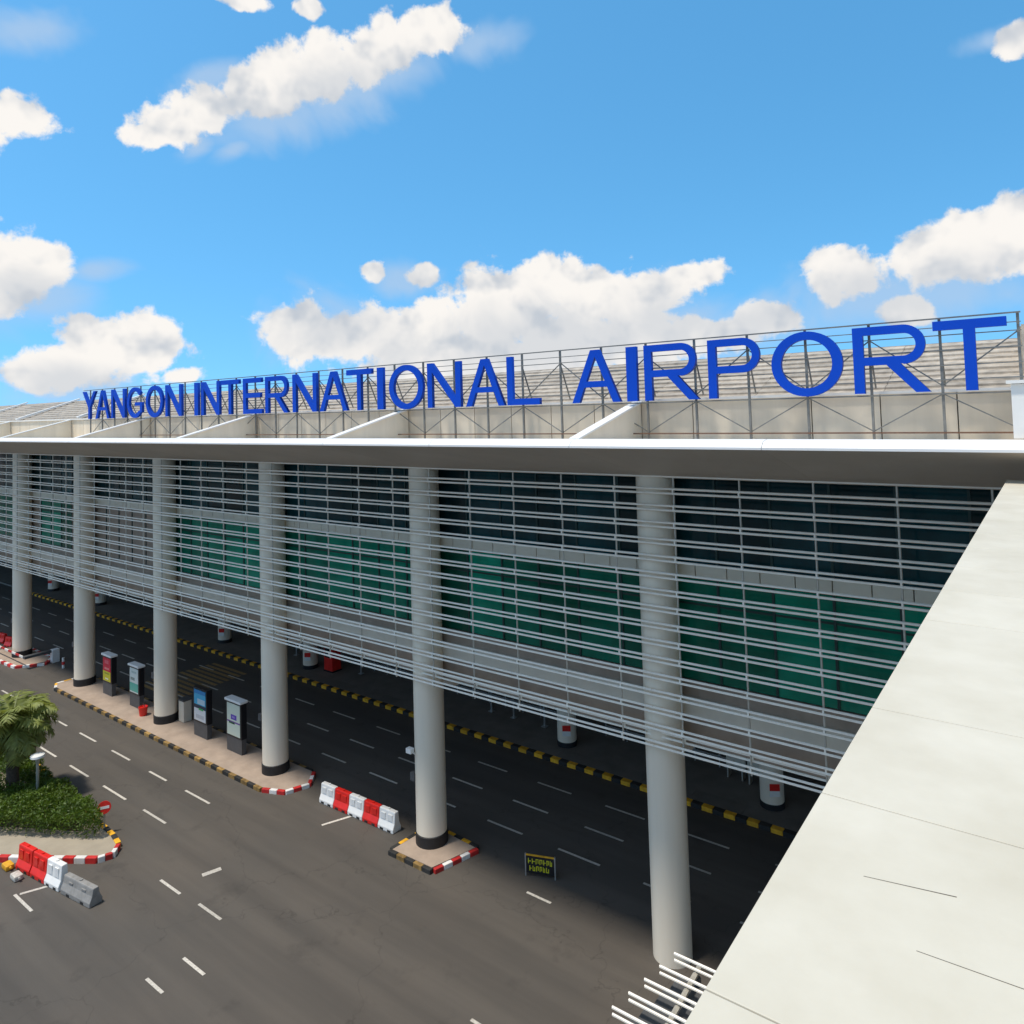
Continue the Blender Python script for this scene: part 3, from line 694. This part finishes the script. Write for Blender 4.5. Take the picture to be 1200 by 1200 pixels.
totem(-31.0, 1.1, 2.1, False, [(0, 1, (0.05, 0.38, 0.60)), (0, .40, (0.62, 0.64, 0.66)), (.40, .52, (.02, .04, .07)), (.36, .42, (.03, .36, .10), .4, .8), (.55, .72, (.42, .58, .66), .3, .95), (.08, .2, (.45, .47, .5), .15, .85), (.88, 1.0, (.02, .22, .48))], 'blue advertising totem right of the middle column')
totem(-28.4, 1.12, 2.08, True, [(0, 1, (0.62, 0.68, 0.56)), (.50, .66, (.14, .08, .42), .3, .75), (.40, .45, (.2, .1, .3)), (.36, .42, (.03, .10, .06), .15, .6), (.55, .61, (.3, .24, .6), .4, .6)], 'white advertising totem with a purple square, nearest the island tip')
cn = thing('litter_bin', (-33.2, 18.35, 0.14), 'small pale box beside the middle column on the island', 'box')
part('body', MB().box(-33.5, -33.05, 18.1, 18.5, 0.145, 1.1), M['beam'], cn, bevel=0.03)
part('lid', MB().box(-33.52, -33.03, 18.08, 18.52, 1.1, 1.16), M['slate'], cn)
rc = thing('fire_bucket', (-35.6, 17.5, 0.14), 'small red bucket left of the middle column', 'bucket')
part('body', MB().lathe(-35.6, 17.5, [(0.16, 0.142), (0.21, 0.55), (0.19, 0.55), (0.17, 0.5)], 16), M['bred'], rc, smooth=True)
part('handle', MB().bar((-35.8, 17.5, 0.55), (-35.6, 17.5, 0.72), 0.015, 5).bar((-35.6, 17.5, 0.72), (-35.4, 17.5, 0.55), 0.015, 5), M['blackm'], rc)

# ------------------------------------------------------------------ plastic road barriers
def barrier_meshes(l, h, key):
    prof = [(-.20, 0), (.20, 0), (.20, .13), (.12, .30), (.085, h), (-.085, h), (-.12, .30), (-.20, .13)]
    b = MB().prism([(-l / 2, y, z) for y, z in prof], (l, 0, 0))
    return b.mesh('body', M[key], bevel=0.03)
def barrier(x, y, rot, key, label, group, l=0.74, h=0.66):
    t = thing('road_barrier', (x, y, 0), label, 'barrier', group, rot)
    link('body', barrier_meshes(l, h, key), t)
    link('filler_cap', MB().lathe(0, 0, [(.05, h), (.05, h + .03)], 10).mesh('filler_cap', M[key]), t)
    for sx in (-1, 1):
        link('fork_slot', MB().box(sx * l * .24 - .08, sx * l * .24 + .08, -.204, -.199, .02, .09).mesh('fork_slot', M['kblack']), t)
        link('recess', MB().box(sx * l * .22 - .10, sx * l * .22 + .10, -.13, -.10, .34, h - .1).mesh('recess', M[key], bevel=0.01), t)
bl = ['white barrier nearest the island tip, first of the row of five', 'red barrier second in the row of five', 'white barrier in the middle of the row of five', 'red barrier fourth in the row of five', 'white barrier nearest the column plinth, last of the row of five']
for i in range(5):
    barrier(-22.05 + i * 0.755, 17.60 + 0.02 * i, 0.02, 'bred' if i % 2 else 'bwhite', bl[i], 'barriers between the island and the plinth')
for i, (x, y, key, lb) in enumerate([(-27.0, 9.62, 'bred', 'red barrier farther left beside the planted island'), (-26.15, 9.72, 'bred', 'red barrier touching the white one beside the planted island'), (-25.35, 9.82, 'bwhite', 'white barrier at the end of the red ones by the planted island')]):
    barrier(x, y, 0.12, key, lb, 'barriers by the planted island', 0.8, 0.72)
barrier(-24.1, 9.98, 0.13, 'bgrey', 'dull grey barrier lying past the white one by the planted island', 'barriers by the planted island', 1.5, 0.5)
for i, (x, y) in enumerate([(-55.6, 18.3), (-54.2, 18.25)]):
    barrier(x, y, 0.2, 'bred', ['red barrier at the far left edge under the terminal', 'red barrier by the farthest column, right of another'][i], 'barriers at the far left', 0.7, 0.6)
for i, (x, y, c_) in enumerate([(-27.6, 9.25, 'yellow'), (-26.75, 9.2, 'paint')]):
    t = thing('sand_bag', (x, y, 0), ['yellow sandbag on the road left of the red barriers', 'pale sandbag on the road in front of the red barriers'][i], 'sandbag')
    part('bag', MB().box(x - .2, x + .2, y - .13, y + .13, 0.005, .17), M[c_], t, bevel=0.06, smooth=True)
    part('tie', MB().bar((x + .19, y, .1), (x + .28, y, .12), 0.035, 6), M[c_], t)

# boom gate at the far left
g = thing('boom_gate', (-48.4, 18.7, 0), 'red and white boom gate by the farthest column', 'barrier')
part('cabinet', MB().box(-48.55, -48.2, 18.4, 18.8, 0, 0.75), M['kwhite'], g, bevel=0.02)
for i in range(8):
    part('arm_segment', MB().box(-48.6 - 0.55 * (i + 1), -48.6 - 0.55 * i - 0.004, 17.0, 17.06, 0.62, 0.72), M['kred' if i % 2 else 'kwhite'], g)
part('arm_pivot', MB().box(-48.6, -48.3, 17.0, 18.5, 0.60, 0.74), M['slate'], g)
t = thing('guide_post', (-46.7, 18.4, 0), 'short red and white guide post left of the long island', 'post')
part('pole', MB().bar((-46.7, 18.4, 0.005), (-46.7, 18.4, 0.6), 0.07, 8), M['kwhite'], t)
part('red_band', MB().bar((-46.7, 18.4, 0.2), (-46.7, 18.4, 0.38), 0.078, 8), M['kred'], t)

# black sign board with yellow writing
sb = thing('road_sign_board', (-13.3, 18.5, 0), 'low black sign board with yellow writing standing on the road', 'sign')
a = Vector((-13.74, 18.30, 0)); b_ = Vector((-12.86, 18.62, 0)); d = (b_ - a).normalized(); nn = Vector((d.y, -d.x, 0))
def brd(u0, u1, z0, z1, off, th):
    p = a + d * u0 + nn * off; q = a + d * u1 + nn * off
    return MB().prism([(p.x, p.y, z0), (q.x, q.y, z0), (q.x, q.y, z1), (p.x, p.y, z1)], tuple(nn * th))
pn = part('panel', brd(0.03, 0.91, 0.10, 0.60, 0, 0.03), M['blackm'], sb)
for u in (0.0, 0.92): part('leg', brd(u, u + 0.035, 0.002, 0.66, -0.01, 0.05), M['steel'], sb)
part('top_rail', brd(0.036, 0.918, 0.605, 0.64, -0.005, 0.04), M['yellow'], sb)
ymat = poster('yellow lettering', (0.62, 0.60, 0.03))
rng = random.Random(5)
for zr, u0, u1 in ((0.38, 0.10, 0.84), (0.17, 0.14, 0.80)):
    u = u0
    while u < u1 - 0.05:
        wd = rng.choice((0.07, 0.08, 0.09)); k = rng.randrange(3)
        part('yellow_mark', brd(u, u + 0.025, zr, zr + 0.15, 0.0315, 0.003), ymat, pn)
        part('yellow_mark', brd(u + 0.0255, u + wd, zr + (0, .06, .125)[k], zr + (0, .06, .125)[k] + 0.025, 0.0315, 0.003), ymat, pn)
        if k != 1: part('yellow_mark', brd(u + wd - 0.024, u + wd, zr + 0.03, zr + 0.12, 0.0345, 0.002), ymat, pn)
        u += wd + 0.03

# ------------------------------------------------------------------ planting on the left island
def inside(p, poly):
    x, y = p; r = False
    for i in range(len(poly)):
        x1, y1 = poly[i]; x2, y2 = poly[i - 1]
        if (y1 > y) != (y2 > y) and x < (x2 - x1) * (y - y1) / (y2 - y1) + x1: r = not r
    return r
def leafset(name, poly, zf, n, size, mt, parent, seed, upright=0.0):
    rg = random.Random(seed); vs = []; fs = []
    xs = [p[0] for p in poly]; ys_ = [p[1] for p in poly]
    k = 0
    while k < n:
        x = rg.uniform(min(xs), max(xs)); y = rg.uniform(min(ys_), max(ys_))
        if not inside((x, y), poly): continue
        z0, z1 = zf(x, y)
        z = z0 + (z1 - z0) * rg.random() ** 0.45
        dirv = Vector((rg.gauss(0, 1), rg.gauss(0, 1), rg.gauss(0, 1) + upright)).normalized()
        sd = dirv.cross(Vector((rg.gauss(0, 1), rg.gauss(0, 1), rg.gauss(0, 1)))).normalized()
        L_ = size * rg.uniform(.6, 1.4); w_ = L_ * 0.34
        p = Vector((x, y, z)); b = len(vs)
        vs += [tuple(p - dirv * L_ * .5), tuple(p + sd * w_ * .5), tuple(p + dirv * L_ * .5), tuple(p - sd * w_ * .5)]
        fs.append((b, b + 1, b + 2, b + 3)); k += 1
    q = MB(); q.v = vs; q.f = fs
    return part(name, q, mt, parent)
def bumps(x, y, s=1.0):
    return 0.10 * math.sin(2.1 * x * s + 1.3 * y) + 0.08 * math.sin(3.7 * y * s - 1.9 * x) + 0.05 * math.sin(7.3 * x + 5.1 * y)
hedge_poly = [(-40, 3.4), (-29.5, 9.75), (-26.55, 11.45), (-26.6, 11.72), (-29.0, 12.0), (-30.2, 11.75), (-31.5, 11.05), (-36.0, 8.4), (-42, 4.9)]
hd = thing('hedge', (-30, 10.8, 0.14), 'clipped green hedge along the front of the planted island', 'hedge')
leafset('foliage', hedge_poly, lambda x, y: (0.16, 0.95 + bumps(x, y)), 60000, 0.115, M['hedge'], hd, 11)
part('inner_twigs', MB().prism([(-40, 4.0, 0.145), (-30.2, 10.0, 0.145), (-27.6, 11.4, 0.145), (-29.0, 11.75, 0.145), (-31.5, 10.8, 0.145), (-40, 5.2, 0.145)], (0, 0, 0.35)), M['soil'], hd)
shrub_poly = [(-29.2, 12.0), (-36, 12.45), (-44, 12.5), (-44, 9.5), (-36.5, 9.4), (-31.0, 11.9)]
hb_ = thing('ground_shrubs', (-33, 12, 0.14), 'low green shrubs behind the hedge along the road edge', 'shrub')
leafset('foliage', [(-28.6, 12.05), (-30.5, 12.25), (-36, 12.5), (-44, 12.5), (-44, 11.4), (-34, 11.4), (-31.0, 11.6)], lambda x, y: (0.16, 0.55 + 1.4 * bumps(x, y)), 20000, 0.12, M['hedge'], hb_, 12)
gr = leafset('lawn_grass', [(-29.6, 12.0), (-44, 12.3), (-44, 5.2), (-41, 5.2), (-30.5, 11.3)], lambda x, y: (0.15, 0.26), 26000, 0.11, M['grass'], None, 13, upright=2.0)
struct(gr, 'stuff')

def palm(x, y, z0, hgt, R, seed, label, nf=46):
    t = thing('palm_tree', (x, y, z0), label, 'palm tree', 'palms on the planted island')
    rg = random.Random(seed)
    prof = []
    for i in range(13):
        f_ = i / 12; prof.append((0.22 - 0.07 * f_ + (0.025 if i % 2 else 0), z0 + hgt * f_))
    part('trunk', MB().lathe(x, y, prof, 12), M['trunk'], t, smooth=True)
    top = Vector((x, y, z0 + hgt))
    vs = []; fs = []
    for k in range(nf):
        az_ = k * 2.399963 + rg.uniform(-.2, .2); e0 = math.radians(rg.uniform(-25, 82) if k > 6 else rg.uniform(60, 88))
        L_ = R * rg.uniform(.85, 1.15); n = 13
        p = top.copy(); ang = e0; h_ = Vector((math.cos(az_), math.sin(az_), 0)); pts = [p.copy()]
        for i in range(n):
            p = p + (h_ * math.cos(ang) + Vector((0, 0, 1)) * math.sin(ang)) * (L_ / n); ang -= rg.uniform(.10, .17); pts.append(p.copy())
        sidev = h_.cross(Vector((0, 0, 1)))
        for i in range(1, n + 1):
            d_ = (pts[i] - pts[i - 1]).normalized(); up = sidev.cross(d_)
            b = len(vs); w_ = 0.02
            vs += [tuple(pts[i - 1] - sidev * w_), tuple(pts[i - 1] + sidev * w_), tuple(pts[i] + sidev * w_ * .8), tuple(pts[i] - sidev * w_ * .8)]; fs.append((b, b + 1, b + 2, b + 3))
            if i < 2: continue
            for q in (0.25, 0.75):
                c = pts[i - 1].lerp(pts[i], q)
                for sg in (-1, 1):
                    ll = R * .34 * math.sin(math.pi * min(1, (i + q) / (n + 1.5))) * rg.uniform(.8, 1.15) + .08
                    e = c + (sidev * sg * .75 + d_ * .55 - up * rg.uniform(-.1, .45) - Vector((0, 0, rg.uniform(.1, .4)))).normalized() * ll
                    wv_ = d_ * 0.045; mid = c.lerp(e, .5) + Vector((0, 0, .03)); b = len(vs)
                    vs += [tuple(c - wv_ * .5), tuple(mid - wv_), tuple(e), tuple(mid + wv_), tuple(c + wv_ * .5)]
                    fs.append((b, b + 1, b + 2, b + 3, b + 4))
    q = MB(); q.v = vs; q.f = fs
    part('crown', q, M['palm'], t)
palm(-32.1, 10.9, 0.14, 2.75, 1.75, 21, 'bushy green palm tree at the left edge beside the lamp post', 60)

lp = thing('lamp_post', (-30.55, 11.17, 0.14), 'short steel lamp post with a flat white head behind the hedge', 'lamp post')
part('pole', MB().bar((-30.55, 11.17, 0.145), (-30.55, 11.17, 1.95), 0.05, 10), M['steel'], lp, smooth=True)
part('collar', MB().lathe(-30.55, 11.17, [(.06, 1.75), (.09, 1.93)], 14), M['steel'], lp)
part('lamp_head', MB().lathe(-30.55, 11.17, [(.20, 1.95), (.24, 1.98), (.23, 2.05), (.10, 2.10)], 20), M['bwhite'], lp, smooth=True)

ns = thing('no_entry_sign', (-27.05, 11.95, 0.14), 'round red no entry sign at the tip of the hedge', 'sign')
part('post', MB().bar((-27.05, 11.95, 0.145), (-27.05, 11.95, 1.0), 0.03, 8), M['steel'], ns)
fd = Vector((0.88, -0.47, 0.12)).normalized(); ctr = Vector((-27.05, 11.95, 0.88)) + fd * 0.035
dk = part('disc', MB().bar(ctr, ctr + fd * 0.02, 0.21, 28), M['bred'], ns)
sd_ = fd.cross(Vector((0, 0, 1))).normalized(); upv = sd_.cross(fd)
p0 = ctr + fd * 0.0215
part('white_bar', MB().prism([tuple(p0 + sd_ * u + upv * v) for u, v in ((-.15, -.045), (.15, -.045), (.15, .045), (-.15, .045))], tuple(fd * 0.002)), M['bwhite'], dk)
